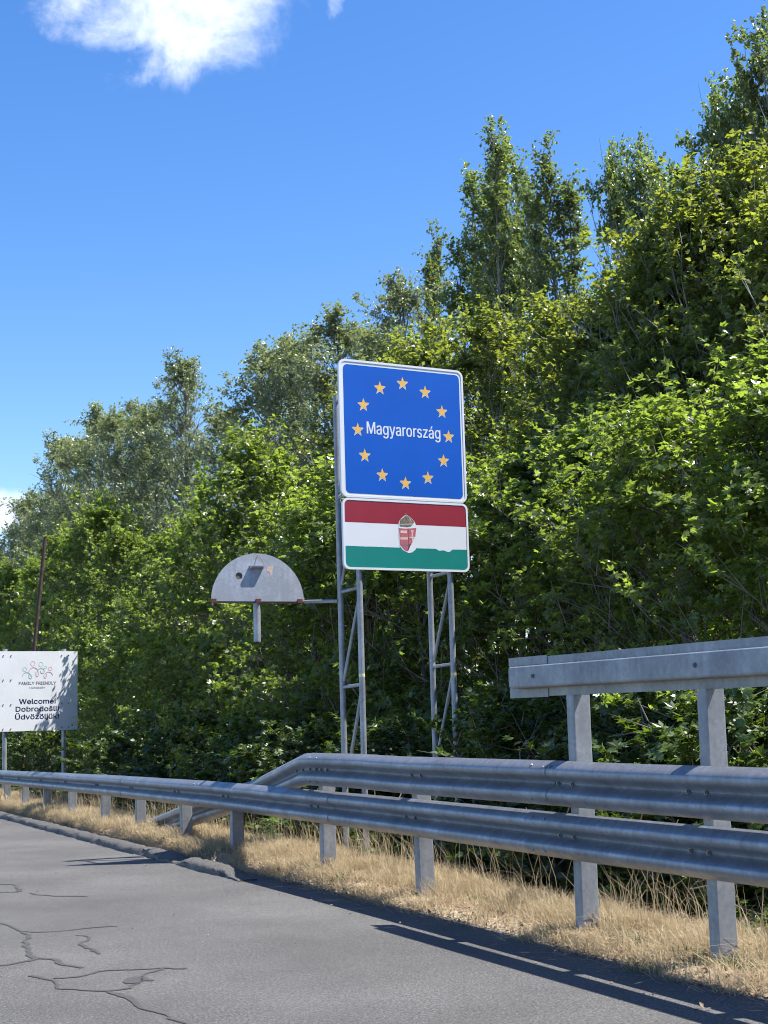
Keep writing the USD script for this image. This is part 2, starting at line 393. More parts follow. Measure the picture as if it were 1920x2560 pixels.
# old asphalt kerb, in two crumbling lengths
def kerb(s0, s1, label):
    s = np.concatenate([np.arange(s0, min(s1, 26), .06), np.arange(26, s1, .3)])
    prof = np.array([(-.70, -.06), (-.688, -.02), (-.665, .012), (-.62, .026), (-.57, .030), (-.52, .030), (-.48, .0), (-.46, -.06)])
    SS, K = np.meshgrid(s, np.arange(len(prof)), indexing='ij')
    rk = np.random.default_rng(int(s0 * 10))
    n3 = lambda f, sd: meshkit.fbm(np.stack([SS * f, K * .9, SS * 0], -1), 4, sd) - .5
    ends = np.minimum(smooth01(SS, s0, s0 + (.9 if s0 < 8 else .25)), 1 - smooth01(SS, s1 - .25, s1))
    T = prof[K, 0] + n3(2.3, 1) * .10 + n3(9.7, 5) * .04
    Z = (prof[K, 1] + .05) * (.12 + .88 * ends) - .05 + n3(3.1, 7) * .022 + n3(.8, 3) * .018 + rk.normal(0, .0035, SS.shape) 
    Z[:, [0, -1]] = -.10
    Z = Z + grade(SS)
    P = pt(SS, T)
    v, f = grid_mesh(P[..., 0], P[..., 1], Z)
    c = [np.arange(len(prof)), np.arange(len(prof)) + (len(s) - 1) * len(prof)]
    capf = [[a[i], a[i + 1], a[-1 - i], a[-1 - i]] for a in c for i in range(len(prof) // 2 - 1)]
    o = obj('kerb', (v, np.vstack([f, capf])), KERB, smooth=50)
    tag(o, label, 'kerb')


kerb(9.15, 80, 'long grey asphalt kerb running along the road edge to the left')
kerb(6.9, 9.05, 'short crumbling end piece of asphalt kerb beside the dry grass')

# ------------------------------------------------------------------ the crash barrier
barrier = thing('crash_barrier', 'galvanised steel crash barrier of two stacked beams with a box rail on top', 'crash barrier')
PR = np.array([(0.0, 0.0), (-.006, -.004), (-.022, -.012), (-.050, -.030), (-.070, -.045), (-.080, -.060), (-.083, -.076), (-.080, -.092), (-.068, -.106), (-.044, -.121), (-.020, -.134), (-.006, -.144), (-.001, -.155)])
PR = np.vstack([PR, [(a, -.310 - b) for a, b in PR[-2::-1]]])
_dn = np.gradient(PR, axis=0); _nn = np.stack([-_dn[:, 1], _dn[:, 0]], 1); _nn /= np.linalg.norm(_nn, axis=1, keepdims=True)
PRB = PR + np.where((_nn[:, :1] > 0), 1, -1) * _nn * .0045


def sweep(profile, s, toff, ztop, closed=True):
    n = len(profile)
    V = []
    for k, q in enumerate(s):
        p = pt(np.full(n, q), profile[:, 0] + toff[k])
        V.append(np.c_[p, profile[:, 1] + ztop[k] + grade(q)])
    V = np.array(V).reshape(-1, 3)
    i, j = np.meshgrid(np.arange(len(s) - 1), np.arange(n), indexing='ij'); jj = (j + 1) % n
    F = np.stack([i * n + j, i * n + jj, (i + 1) * n + jj, (i + 1) * n + j], -1).reshape(-1, 4)
    F = np.vstack([F[:, [0, 1, 2]], F[:, [0, 2, 3]]])
    tri = trimesh.creation.triangulate_polygon(Polygon(profile), engine='earcut')
    if len(tri[0]) == n:
        from scipy.spatial import cKDTree
        mp = cKDTree(profile).query(tri[0])[1]; c = mp[tri[1]]
        F = np.vstack([F, c, c[:, ::-1] + (len(s) - 1) * n])
    m = trimesh.Trimesh(V, F, process=False); trimesh.repair.fix_normals(m); return m


WPROF = np.vstack([PR, PRB[::-1]])
POSTS = dict(p3=-1.0, p2=.50, p1=2.0, a=4.5, b=6.65, c=9.35, d=11.30, e=13.75, f=16.2, g=19.0, h=21.65)
for k, s in enumerate(np.arange(24.4, 66, 2.67)):
    POSTS[f'x{k}'] = s
for k, s in enumerate(np.arange(-2.6, -7, -1.5)):
    POSTS[f'y{k}'] = s
ZL, ZU = .79, 1.14
PB, PBOX = .05, .125


def bolt_mesh(s, t, z, r=.017):
    d, n = frame(s); p = np.r_[pt(s, t), z + grade(s)]
    return cat([tube(p, p - n * .010, r, 12), tube(p - n * .008, p - n * .019, r * .62, 6)])


def beam(name, s0, s1, z, lap=.0, bolts=(), extra=()):
    s = np.arange(s0, s1 + 1e-6, .2) if s1 - s0 > .4 else np.array([s0, s1])
    s[-1] = s1
    wob = (meshkit.fbm(np.stack([s * .9, s * 0 + z * 7, s * 0], 1), 2, 4) - .5) * .010
    m = sweep(WPROF, s, np.full(len(s), -lap) + wob * .6, z + wob)
    b = obj(name, m, ZBEAM, barrier, smooth=35)
    for q in bolts:
        obj('bolt', bolt_mesh(q, -.004 - lap, z - .155), BOLT, b)
    for dz in (.045, .265):
        for q in (s1 - .10, s1 - .27):
            if -4 < q < 20:
                obj('bolt', bolt_mesh(q, -.057 - lap, z - dz, .012), BOLT, b)
    for q, dz in extra:
        obj('bolt', bolt_mesh(q, -.055 - lap, z - dz, .013), BOLT, b)
    return b


def pairs(lo, hi):
    out = []
    for s in POSTS.values():
        if lo <= s < hi and s < 36 and s > -4:
            out += [s - .09, s + .09] if s < 12.5 else [s - .07, s + .07]
    return out


joints = [-5.7, -1.7, 2.30, 6.30, 10.30] + [14.3 + 4 * k for k in range(14)]
for k in range(len(joints) - 1):
    beam('lower_beam', joints[k] - .16, joints[k + 1] + .16, ZL, .0045 * (k % 2), pairs(joints[k], joints[k + 1]))
beam('upper_beam', -5.9, -1.55, ZU, .0045, pairs(-5.7, -1.7))
beam('upper_beam', -1.85, 2.46, ZU, 0, pairs(-1.7, 2.3), [(2.36, .035), (2.10, .035)])
# the far length of the upper beam bends down behind the lower one into the ground
sK, sE = 6.85, 14.2
beam('upper_beam', 2.14, 6.70, ZU, .0045, [4.26, 4.44, 6.3, 6.45, 6.58])
s = np.unique(np.r_[np.arange(6.45, sE, .15), np.arange(6.7, 7.1, .04)])
w = np.clip((s - sK) / (sE - sK), 0, 1)
zz = ZU - .98 * (np.logaddexp(0, (s - sK) / .035) * .035) / (sE - sK)
rb = obj('upper_beam', sweep(WPROF, s, .34 * np.clip((s - 6.9) / 2.4, 0, 1) - .0, zz - .002), ZBEAM, barrier, smooth=35, label='ramp end of the upper beam bending down into the dry grass')
for q in (6.75, 6.95, 7.12):
    obj('bolt', bolt_mesh(q, -.002, ZU - .155 - max(0, q - sK) * .12), BOLT, rb)

for k, s in POSTS.items():
    d, n = frame(s)
    zt = 1.588 if s < 2.5 else (1.12 if s < 7 else .755)
    R = np.stack([d, n, [0, 0, 1]], 1)
    jr = np.random.default_rng(int(abs(s) * 100))
    lean = np.array([jr.normal(0, .006), jr.normal(0, .006)])
    sec = rrect(.095, .14, .012)
    m = extr(sec, zt + .5)
    O = np.r_[pt(s, PB + .07), -.5 + float(grade(s))]
    T = np.eye(4); T[:3, 0], T[:3, 1], T[:3, 2], T[:3, 3] = d, n, [lean[0], lean[1], 1], O
    if np.linalg.det(T[:3, :3]) < 0:
        T[:3, 0] *= -1
    m.apply_transform(T)
    po = obj('post', m, ZPOST, barrier, smooth=20)
    if s < 2.5:
        obj('tab', xf(trimesh.creation.box([.08, .008, .22]), np.r_[pt(s, PBOX + .0055), 1.66], d, n, [0, 0, 1]), ZPOST, po)
    # spacer between post and beam
    for z in ([ZL] if s > 7 else [ZL, ZU]):
        obj('spacer', xf(moved(trimesh.creation.box([.07, PB, .13]), [0, 0, 0]), np.r_[pt(s, PB / 2 - .001), z - .155 + float(grade(s))], d, n, [0, 0, 1]), ZPOST, po)

def hat(d0, z1, z0, r, zt, zb):
    arc = lambda cx, cz, a0, a1: [(cx + r * math.cos(a), cz + r * math.sin(a)) for a in np.linspace(math.radians(a0), math.radians(a1), 5)]
    x = d0 + r
    return np.array([(.030, zt), (.030, z1 + .004)] + arc(x, z1 - r, 90, 180) + arc(x, z0 + r, 180, 270) + [(.030, z0 - .004), (.030, zb)])


HAT = hat(-.060, 1.812, 1.656, .020, 1.875, 1.590)
_hb = hat(-.0535, 1.805, 1.663, .014, 1.875, 1.590) + np.array([.0, 0])
_hb[[0, 1, -2, -1], 0] = .036
HATP = np.vstack([HAT, _hb[::-1]]) + [PBOX - .036, 0]
SB = 2.80
s = np.r_[np.arange(-6, SB - .1, .4), SB]
br = obj('box_rail', sweep(HATP, s, np.zeros(len(s)), np.zeros(len(s))), ZPOST, barrier, smooth=35)
d, n = frame(2.6)
K = PBOX - .036
for z0 in (1.822, 1.584):
    obj('end_plate', sweep(np.array([(.0245, z0 + .061), (.0245, z0), (.027, z0), (.027, z0 + .061)]) + [K, 0], np.array([SB - .42, SB + .14]), [0, 0], [0, 0]), ZPOST, br)
obj('end_cap', sweep(np.array([(-.052, 1.803), (-.0525, 1.664), (.028, 1.658), (.028, 1.81)]) + [K, 0], np.array([SB - .15, SB - .005]), [0, 0], [0, 0]), ZPOST, br)
obj('back_plate', sweep(np.array([(.0275, 1.880), (.0275, 1.586), (.0355, 1.586), (.0355, 1.880)]) + [K, 0], np.array([SB + .002, SB + .14]), [0, 0], [0, 0]), ZPOST, br)
for q in (SB - .36, .5, -1.0, -2.6):
    obj('bolt', bolt_mesh(q, K - .060, 1.735, .016), BOLT, br)

# ------------------------------------------------------------------ the country sign
az = math.radians(60.3)
SU, SN, SV3 = np.array([math.sin(az), math.cos(az), 0]), np.array([math.cos(az), -math.sin(az), 0]), np.array([0, 0, 1.0])
SP = np.array([.237, 17.0, 0])


def on_sign(m, u=0, z=0, n=0):
    return xf(m, SP + SU * u + SN * n + [0, 0, z], SU, SV3, SN)


csign = thing('country_sign', 'blue country sign with ring of yellow stars above a flag panel on posts', 'road sign')


def panel(name, w, h, u, z, r, mat_face, border):
    plate = extr(rrect(w, h, r), .028)
    p = obj(name, on_sign(plate, u, z, -.030), WHITE, csign, smooth=30)
    lip = extr(rrect(w, h, r).difference(rrect(w - .05, h - .05, r * .75)), .006)
    obj('rim', on_sign(lip, u, z, -.0022), WHITE, p, smooth=30)
    return p


bp = panel('blue_panel', 1.675, 1.597, .021, 4.727, .085, BLUE, .055)
obj('blue_face', on_sign(extr(rrect(1.564, 1.490, .055), .0025), .024, 4.722, -.0025), BLUE, bp)
star = Polygon([((.082 if k % 2 == 0 else .033) * math.sin(k * math.pi / 5), (.082 if k % 2 == 0 else .033) * math.cos(k * math.pi / 5)) for k in range(10)])
for k in range(12):
    a = k * math.pi / 6
    u, z = .024 + .610 * math.sin(a), 4.716 + .588 * math.cos(a)
    obj('star_backing', on_sign(extr(star, .001), u - .002, z - .009, .0002), WHITE, bp)
    obj('star', on_sign(extr(affinity.scale(star, .93, .93), .001), u, z, .0014), YELL, bp)
tx = fit_text('Magyarország', .985, .139, .0015)
tx = cat([tx, moved(tx, [.0045, .001, .0003])])
obj('lettering', on_sign(tx, -.470, 4.676, .0002), WHITE, bp)

fp = panel('flag_panel', 1.672, .812, .026, 3.516, .075, WHITE, .03)
FW, FH = 1.640, .764
face = rrect(FW, FH, .06, .026, 3.510)
rz, gz = 3.645, 3.374
rr_ = np.random.default_rng(2)
xs = np.linspace(-1, 1, 120)
torn = gz - .030 * np.clip(meshkit.fbm(np.stack([xs * 14, xs * 0, xs * 0], 1), 4, 12) - .25, 0, 1) * (smooth01(xs, .40, .46) - smooth01(xs, .60, .64)) * 1.6 + rr_.normal(0, .0006, 120)
band = lambda lo, hi: face.intersection(Polygon([(-1, lo), (1, lo), (1, hi), (-1, hi)]))
obj('red_stripe', on_sign(extr(band(rz, 5), .0025), 0, 0, -.0025), RED, fp)
obj('green_stripe', on_sign(extr(face.intersection(Polygon([(-1, 2)] + list(zip(xs, torn)) + [(1, 2)])), .0025), 0, 0, -.0025), GREEN, fp)
obj('white_stripe', on_sign(extr(face.intersection(Polygon(list(zip(xs, torn)) + [(1, rz), (-1, rz)])), .0018), 0, 0, -.0025), WHITE, fp)


def emb(pts):
    return Polygon([(-.083 + (x - 455) * .000427, 3.600 - (y - 1020) * .000366 + (x - 455) * .037 * .000366) for x, y in pts])


for nm, pts, mt, h in [
    ('emblem_backing', [(440, 1000), (460, 830), (520, 735), (620, 640), (690, 590), (760, 640), (870, 720), (945, 815), (985, 900), (1010, 1010), (1015, 1280), (1012, 1560), (960, 1700), (850, 1790), (740, 1815), (670, 1775), (560, 1720), (465, 1590), (440, 1100)], WHITE, 0.0004),
    ('emblem_crown', [(480, 970), (480, 830), (520, 740), (620, 650), (660, 615), (655, 560), (700, 555), (705, 615), (740, 640), (860, 720), (940, 830), (900, 900), (820, 980), (700, 992)], CROWN, .0012),
    ('emblem_shield', [(455, 1020), (650, 1040), (1000, 1015), (960, 1290), (920, 1300), (870, 1460), (790, 1600), (720, 1750), (660, 1745), (590, 1700), (480, 1560)], SHIELD, .0012),
    ('emblem_band', [(480, 895), (905, 880), (890, 905), (480, 915)], PALE, .0020), ('emblem_arch', [(520, 740), (620, 650), (680, 605), (690, 620), (640, 660), (540, 750)], PALE, .0020),
    ('emblem_arch', [(770, 700), (820, 740), (870, 830), (850, 830), (800, 750)], PALE, .0020),
    ('emblem_bar', [(500, 1095), (700, 1100), (700, 1190), (500, 1180)], PALE, .0020), ('emblem_bar', [(490, 1310), (725, 1315), (725, 1390), (490, 1385)], PALE, .0020),
    ('emblem_bar', [(510, 1500), (720, 1505), (715, 1560), (520, 1555)], GREY, .0020), ('emblem_divide', [(738, 1040), (752, 1040), (748, 1700), (736, 1700)], INKD, .0020),
    ('emblem_edge', [(700, 1755), (830, 1525), (800, 1520), (745, 1540), (740, 1700)], INKD, .0022),
    ('emblem_cross', [(850, 1170), (890, 1170), (890, 1300), (930, 1300), (930, 1340), (890, 1340), (880, 1440), (850, 1440), (850, 1340), (770, 1340), (770, 1300), (850, 1300)], PALE, .0020),
    ('emblem_cross', [(825, 1090), (910, 1090), (900, 1165), (840, 1165)], PALE, .0020)]:
    obj(nm, on_sign(extr(emb(pts), .0008), 0, 0, h), mt, fp)

UL, UR, BK = -.580, .633, .53


def post_pt(u, back, z):
    return SP + SU * u - SN * back + [0, 0, z]


for u, b, zt in ((UL, .066, 5.42), (UR, .066, 5.42), (UL, BK, 5.22), (UR, BK, 5.22)):
    p = obj('post', tube(post_pt(u, b, -.85), post_pt(u, b, zt), .034), ZTUBE, csign, smooth=40)
    if b < .1:
        obj('tape', tube(post_pt(u, b, 1.91), post_pt(u, b, 1.945), .0352), YTAPE, p, smooth=40)
for u, zs in ((UL, (-.12, .70, 1.81, 2.90, 4.0, 5.14)), (UR, (-.12, .90, 2.03, 3.10, 4.0, 5.14))):
    for z in zs:
        obj('rung', tube(post_pt(u, .09, z + .012), post_pt(u, BK - .03, z), .020, 10), ZTUBE, csign, smooth=40)
for u, a, b in ((UL, .72, 1.78), (UL, 1.88, 2.84), (UL, 2.98, 3.92), (UL, 4.06, 5.06), (UR, .95, 1.97), (UR, 2.10, 3.04), (UR, 3.16, 3.94), (UR, 4.06, 5.06)):
    obj('brace', tube(post_pt(u + .006, BK - .02, a), post_pt(u + .006, .08, b), .019, 10), ZTUBE, csign, smooth=40)
for z in (5.25, 4.72, 4.12, 3.72, 3.28):
    obj('cross_rail', on_sign(trimesh.creation.box([1.60, .045, .030]), .024, z, -.0465), ZTUBE, csign)

# ------------------------------------------------------------------ half-round plate hanging off the sign frame
az2 = math.radians(66)
PU, PN = np.array([math.sin(az2), math.cos(az2), 0]), np.array([math.cos(az2), -math.sin(az2), 0])
PO = np.array([-1.507, 17.45, 2.841])


PK = 1.039


def on_plate(m, u=0, z=0, n=0):
    m = m.copy(); m.apply_scale(PK)
    return xf(m, PO + (PU * u + PN * n + [0, 0, z]) * PK, PU, SV3, PN)


hp = thing('half_round_plate', 'grey half-round metal plate hanging beside the left posts of the blue sign', 'metal plate')
hr = affinity.scale(Point(0, 0).buffer(.552, quad_segs=40), 1.0, .985).intersection(sbox(-1, 0, 1, 1))
hole = Point(-.222, .285).buffer(.040)
obj('plate', on_plate(extr(hr.difference(hole), .006)), ZPLATE, hp)
obj('edge_strip', on_plate(extr(sbox(-.55, -.012, .55, .010), .010), 0, 0, -.013), RUSTB, hp)
obj('hole_backing', on_plate(extr(Point(-.222, .285).buffer(.05), .003), 0, 0, -.006), HOLE, hp)
tr = obj('holder', on_plate(trimesh.creation.box([.165, .034, .052]), -.018, .385, .032), ZTUBE, hp)
obj('holder_slot', on_plate(trimesh.creation.box([.140, .014, .004]), -.018, .384, .0595), INKD, tr)
for u in (-.525, -.002, .50):
    obj('bracket', on_plate(trimesh.creation.box([.058, .042, .035]), u, .006, .010), RUSTB, hp)
a_ = PO + PN * -.03
obj('bar', cat([tube(a_ - PU * .55, a_ + PU * .60, .021, 12), tube(a_ + PU * .58, post_pt(UL, BK, 2.795) + SU * -.03, .021, 12)]), ZTUBE, hp, smooth=40)
obj('stub_pole', tube(PO + [0, 0, -.47] - PN * .035 + PU * -.004, PO + [0, 0, .15] - PN * .042, .042, 18, hollow=True), ZTUBE, hp, smooth=40)
obj('peeled_sticker', on_plate(extr(Polygon([(.115, .40), (.19, .405), (.175, .345), (.165, .30), (.15, .285), (.145, .33), (.11, .35)]), .001), 0, 0, .0062), PALE, hp)
dv = [(0, .545, .01), (.015, .53, .04), (.035, .49, .05), (.055, .46, .035)]
obj('dry_twig', cat([tube(PO + PU * p[0] + PN * p[2] + [0, 0, p[1]], PO + PU * q[0] + PN * q[2] + [0, 0, q[1]], .0045, 6) for p, q in zip(dv, dv[1:])]), STRAW, hp)

# ------------------------------------------------------------------ the welcome board
az3 = math.radians(57)
BU, BN = np.array([math.sin(az3), math.cos(az3), 0]), np.array([math.cos(az3), -math.sin(az3), 0])
BO = np.array([-9.345, 40.0, 0])


BK_ = 40 / 27


def on_board(m, u=0, z=0, n=0):
    m = m.copy(); m.apply_scale(BK_)
    return xf(m, BO + (BU * u + BN * n + [0, 0, z - 1.5]) * BK_ + [0, 0, 1.5], BU, SV3, BN)


wb = thing('welcome_board', 'white welcome board with a family logo on two grey posts at the left edge', 'sign board')
bd = obj('board', on_board(extr(sbox(-.82, -.135, .733, 1.287), .030), 0, 1.5, -.030), BOARD, wb)
for u in (-.6, .5):
    obj('post', on_board(tube([0, -2.2, 0], [0, 1.33, 0], .042), u, 1.5, -.075), ZTUBE, wb, smooth=40)
for z in (2.6, 1.6):
    obj('cross_rail', on_board(trimesh.creation.box([1.5, .05, .012]), -.04, z, -.036), ZTUBE, wb)
for z in (2.71, 2.278, 1.84, 1.412):
    for u in (-.655, -.515, .43, .56):
        obj('bolt', on_board(trimesh.creation.cylinder(.011, .012, sections=8), u, z, .005), GREY, bd)
for text, u0, u1, z, cap, mt, b in (('FAMILY FRIENDLY', -.371, .325, 2.187, .052, GREY, True), ('HUNGARY', -.171, .124, 2.114, .034, GREY, False), ('Welcome!', -.364, .320, 1.848, .084, NAVY, True),
                                    ('Dobrodošli!', -.427, .381, 1.714, .084, NAVY, True), ('Üdvözöljük!', -.437, .381, 1.576, .084, NAVY, True)):
    obj('lettering', on_board(fit_text(text, u1 - u0, cap, .0015, b), u0, z, .0003), mt, bd)
T = lambda x, y: (-.371 + (x - 325) * .00108, 2.187 - (y - 775) * .001045)


def curve(pts, w=.0058):
    p = np.array([T(*q) for q in pts]); t = np.linspace(0, 1, len(p))
    from scipy.interpolate import PchipInterpolator
    q = np.stack([PchipInterpolator(t, p[:, c])(np.linspace(0, 1, 40)) for c in (0, 1)], 1)
    return LineString(q).buffer(w)


for (x, y, r), mt in (((425, 512, 33), LGREEN), ((563, 414, 39), LPINK), ((706, 430, 38), LGREEN), ((783, 480, 22), LGREEN), ((866, 503, 31), LPINK)):
    c = Point(*T(x, y)).buffer(r * .00106 + .005)
    obj('logo_ring', on_board(extr(c.difference(Point(*T(x, y)).buffer(r * .00106 - .006)), .0012), 0, 0, .0003), mt, bd)
for pts, mt in (([(388, 620), (410, 580), (455, 562), (505, 582), (540, 625), (545, 655), (525, 670), (500, 650), (497, 608)], LGREEN), ([(500, 552), (520, 505), (575, 478), (630, 500), (660, 560), (662, 610), (640, 635), (620, 610), (622, 555)], LPINK),
                ([(665, 505), (715, 495), (760, 520), (765, 560), (735, 583), (705, 570), (700, 540)], LGREEN), ([(907, 612), (880, 570), (835, 555), (785, 580), (760, 625), (762, 655), (785, 662), (800, 635), (800, 590)], LPINK)):
    obj('logo_figure', on_board(extr(curve(pts), .0012), 0, 0, .0020), mt, bd)

rp = obj('rusty_pole', cat([tube((-10.40, 42, -1.0), (-9.64, 42, 6.736), .053, 10)]), RUST, smooth=40)
tag(rp, 'leaning rusty brown pole rising behind the white welcome board', 'pole')


# ------------------------------------------------------------------ trees
def unit(a):
    return a / np.maximum(np.linalg.norm(a, axis=-1, keepdims=True), 1e-9)


LEAF = {
    'maple': (np.array([(0, 0, 0), (.50, .20, .03), (1, 0, -.06), (.50, -.20, .03), (.62, .52, .02), (.12, .36, .0), (.62, -.52, .02), (.12, -.36, .0)]), np.array([(0, 3, 2), (0, 2, 1), (0, 1, 4), (0, 4, 5), (0, 6, 3), (0, 7, 6)])),
    'delta': (np.array([(0, 0, 0), (.30, .44, .07), (1, 0, -.05), (.30, -.44, .07)]), np.array([(0, 3, 2), (0, 2, 1)])),
    'oval': (np.array([(0, 0, 0), (.45, .30, .06), (1, 0, -.03), (.45, -.30, .06)]), np.array([(0, 3, 2), (0, 2, 1)])),
}


def tubes_mesh(P0, P1, R0, R1, sides):
    """many straight tapered twigs at once"""
    d = unit(P1 - P0); a = unit(np.cross(d, np.where(abs(d[:, 2:]) < .9, [[0, 0, 1.0]], [[1.0, 0, 0]]))); b = np.cross(d, a)
    ang = np.arange(sides) * 2 * np.pi / sides
    ring = np.cos(ang)[None, :, None] * a[:, None] + np.sin(ang)[None, :, None] * b[:, None]
    V = np.concatenate([P0[:, None] + ring * R0[:, None, None], P1[:, None] + ring * R1[:, None, None]], 1)
    j = np.arange(sides); k = (j + 1) % sides
    F = np.vstack([np.c_[j, k, k + sides], np.c_[j, k + sides, j + sides]])
    n = len(P0)
    return V.reshape(-1, 3), (np.arange(n)[:, None, None] * 2 * sides + F[None]).reshape(-1, 3)


def make_tree(path, seed, H, R, base, n_limb, elev, prof, leaf, size, twigs, per, leafmat, bark, trunk_r, droop=.25, leafrand=.55, sub_n=7, twig_len=.38, stems=1, sub_up=.25):
    rg = np.random.default_rng(seed)
    limbs = []
    tp, tq, tr0, tr1 = [], [], [], []
    for stm in range(stems):
        off = rg.normal(0, .18, 2) if stems > 1 else np.zeros(2)
        lean = rg.normal(0, .035 if stems > 1 else .012, 2)
        Hs = H * (rg.uniform(.75, 1.0) if stm else 1.0)
        nT = 9
        h = np.linspace(-.5, Hs * .97, nT)
        tx_ = np.stack([off[0] + lean[0] * h + np.cumsum(rg.normal(0, .035, nT)), off[1] + lean[1] * h + np.cumsum(rg.normal(0, .035, nT)), h], 1)
        rad = trunk_r * np.clip(1 - h / Hs, 0, 1) ** .8 * (1 if stems == 1 else .6) + .006
        for i in range(nT - 1):
            tp.append(tx_[i]); tq.append(tx_[i + 1]); tr0.append(rad[i]); tr1.append(rad[i + 1])
        nl = n_limb // stems
        for i in range(nl):
            f = (i + rg.uniform(.1, .9)) / nl
            hh = Hs * (base + (.965 - base) * f)
            p0 = np.array([np.interp(hh, h, tx_[:, c]) for c in range(3)])
            phi = i * 2.39996 + rg.uniform(-.5, .5)
            ln = R * np.interp(f, prof[0], prof[1]) * rg.uniform(.7, 1.2)
            e = math.radians(np.interp(f, [0, 1], elev) + rg.normal(0, 7))
            dh = np.array([math.cos(phi), math.sin(phi), 0])
            t = np.linspace(0, 1, 5)[:, None]
            arc = p0 + dh * ln * math.cos(e) * t + np.array([0, 0, 1.0]) * ln * (math.sin(e) * t + (.22 * t ** 2 if elev[0] > 30 else .02 * t - .10 * t ** 2))
            arc[1:] += rg.normal(0, .04 * ln, (4, 3))
            r_ = max(.008, trunk_r * .34 * (1 - .6 * f))
            for k in range(4):
                tp.append(arc[k]); tq.append(arc[k + 1]); tr0.append(r_ * (1 - k / 4.6)); tr1.append(r_ * (1 - (k + 1) / 4.6))
            limbs.append((arc, ln))
    # secondary branches
    A, B = [], []
    for arc, ln in limbs:
        m = max(3, int(sub_n * (.4 + .6 * ln / R)))
        t = np.sort(rg.uniform(.22, 1.0, m)); t[-1] = 1.0
        for q in t:
            i = min(int(q * 4), 3); w = q * 4 - i
            p = arc[i] * (1 - w) + arc[i + 1] * w; d = unit(arc[i + 1] - arc[i])
            side = unit(rg.normal(0, 1, 3))
            v = unit(d * .75 + side * .8 + np.array([0, 0, sub_up]))
            A.append(p); B.append(p + v * (.22 + .40 * ln * (1 - .55 * q)) * rg.uniform(.7, 1.2))
    A, B = np.array(A), np.array(B)
    tv_, tf_ = tubes_mesh(np.array(tp), np.array(tq), np.array(tr0), np.array(tr1), 7)
    sv_, sf_ = tubes_mesh(A, B, np.full(len(A), .008), np.full(len(A), .003), 3)
    # twigs
    n = len(A); k = twigs
    u = rg.uniform(.15, 1, (n, k, 1)); base_p = A[:, None] * (1 - u) + B[:, None] * u
    d0 = unit(B - A)[:, None]
    td = unit(d0 * .6 + rg.normal(0, .65, (n, k, 3)) + np.array([0, 0, sub_up]))
    tl = twig_len * rg.uniform(.5, 1.25, (n, k, 1))
    base_p, td, tl = base_p.reshape(-1, 3), td.reshape(-1, 3), tl.reshape(-1, 1)
    keep = rg.uniform(0, 1, len(base_p)) < smooth01(meshkit.fbm(base_p * 1.15 + seed * 7.7, 3, seed), .34, .52)
    base_p, td, tl = base_p[keep], td[keep], tl[keep]
    # leaves
    N = len(base_p); q = rg.uniform(.05, 1.0, (N, per, 1))
    pos = base_p[:, None] + td[:, None] * tl[:, None] * q - np.array([0, 0, .25]) * tl[:, None] * q ** 2
    sd = unit(np.cross(td, [0, 0, 1.0]) + 1e-4)[:, None] * np.where(rg.uniform(0, 1, (N, per, 1)) < .5, -1, 1)
    ax = unit(td[:, None] * .55 + sd * .75 + rg.normal(0, leafrand * .7, (N, per, 3)) - np.array([0, 0, droop]))
    ctr = np.array([0, 0, .5 * H])
    out = unit((pos - ctr) * [1, 1, .3])
    nr = np.array([0, 0, 1.0]) + out * .8 + rg.normal(0, leafrand, (N, per, 3))
    pos, ax, nr = pos.reshape(-1, 3), ax.reshape(-1, 3), nr.reshape(-1, 3)
    nr = unit(nr - ax * (nr * ax).sum(1, keepdims=True)); bi = np.cross(nr, ax)
    sz = size * rg.uniform(.6, 1.2, (len(pos), 1))
    LV, LF = LEAF[leaf]
    V = pos[:, None] + sz[:, None] * (LV[None, :, :1] * ax[:, None] + LV[None, :, 1:2] * bi[:, None] + LV[None, :, 2:] * nr[:, None])
    F = (np.arange(len(pos))[:, None, None] * len(LV) + LF[None]).reshape(-1, 3)
    k_ = H / np.percentile(V[:, :, 2], 99.8)
    V = V * [1, 1, k_]; tv_[:, 2] *= k_; sv_[:, 2] *= k_
    root = stage.CreateClassPrim(path)
    root.SetTypeName('Xform')
    usdkit.mesh(stage, path + '/trunk', (np.vstack([tv_, sv_]), np.vstack([tf_, sf_ + len(tv_)])), bark, True)
    usdkit.mesh(stage, path + '/crown', (V.reshape(-1, 3), F), leafmat)
    return len(F)


ovate = ([0, .15, .45, .75, 1], [.60, .85, 1.05, .78, .26])
spire = ([0, .15, .45, .75, .92, 1], [.62, .9, 1, .86, .60, .30])
column_ = ([0, .2, .6, .85, 1], [.7, 1, .9, .6, .3])
low = ([0, .3, .7, 1], [1, 1, .8, .5])
KINDS = {}
tot = 0


def kind_(k, i, H, *a, **kw):
    global tot
    p = f'/World/{k}_kind_{i:03d}' if i else f'/World/{k}_kind'
    tot += make_tree(p, *a[:1], H, *a[1:], **kw)
    KINDS.setdefault(k, []).append((p, H))


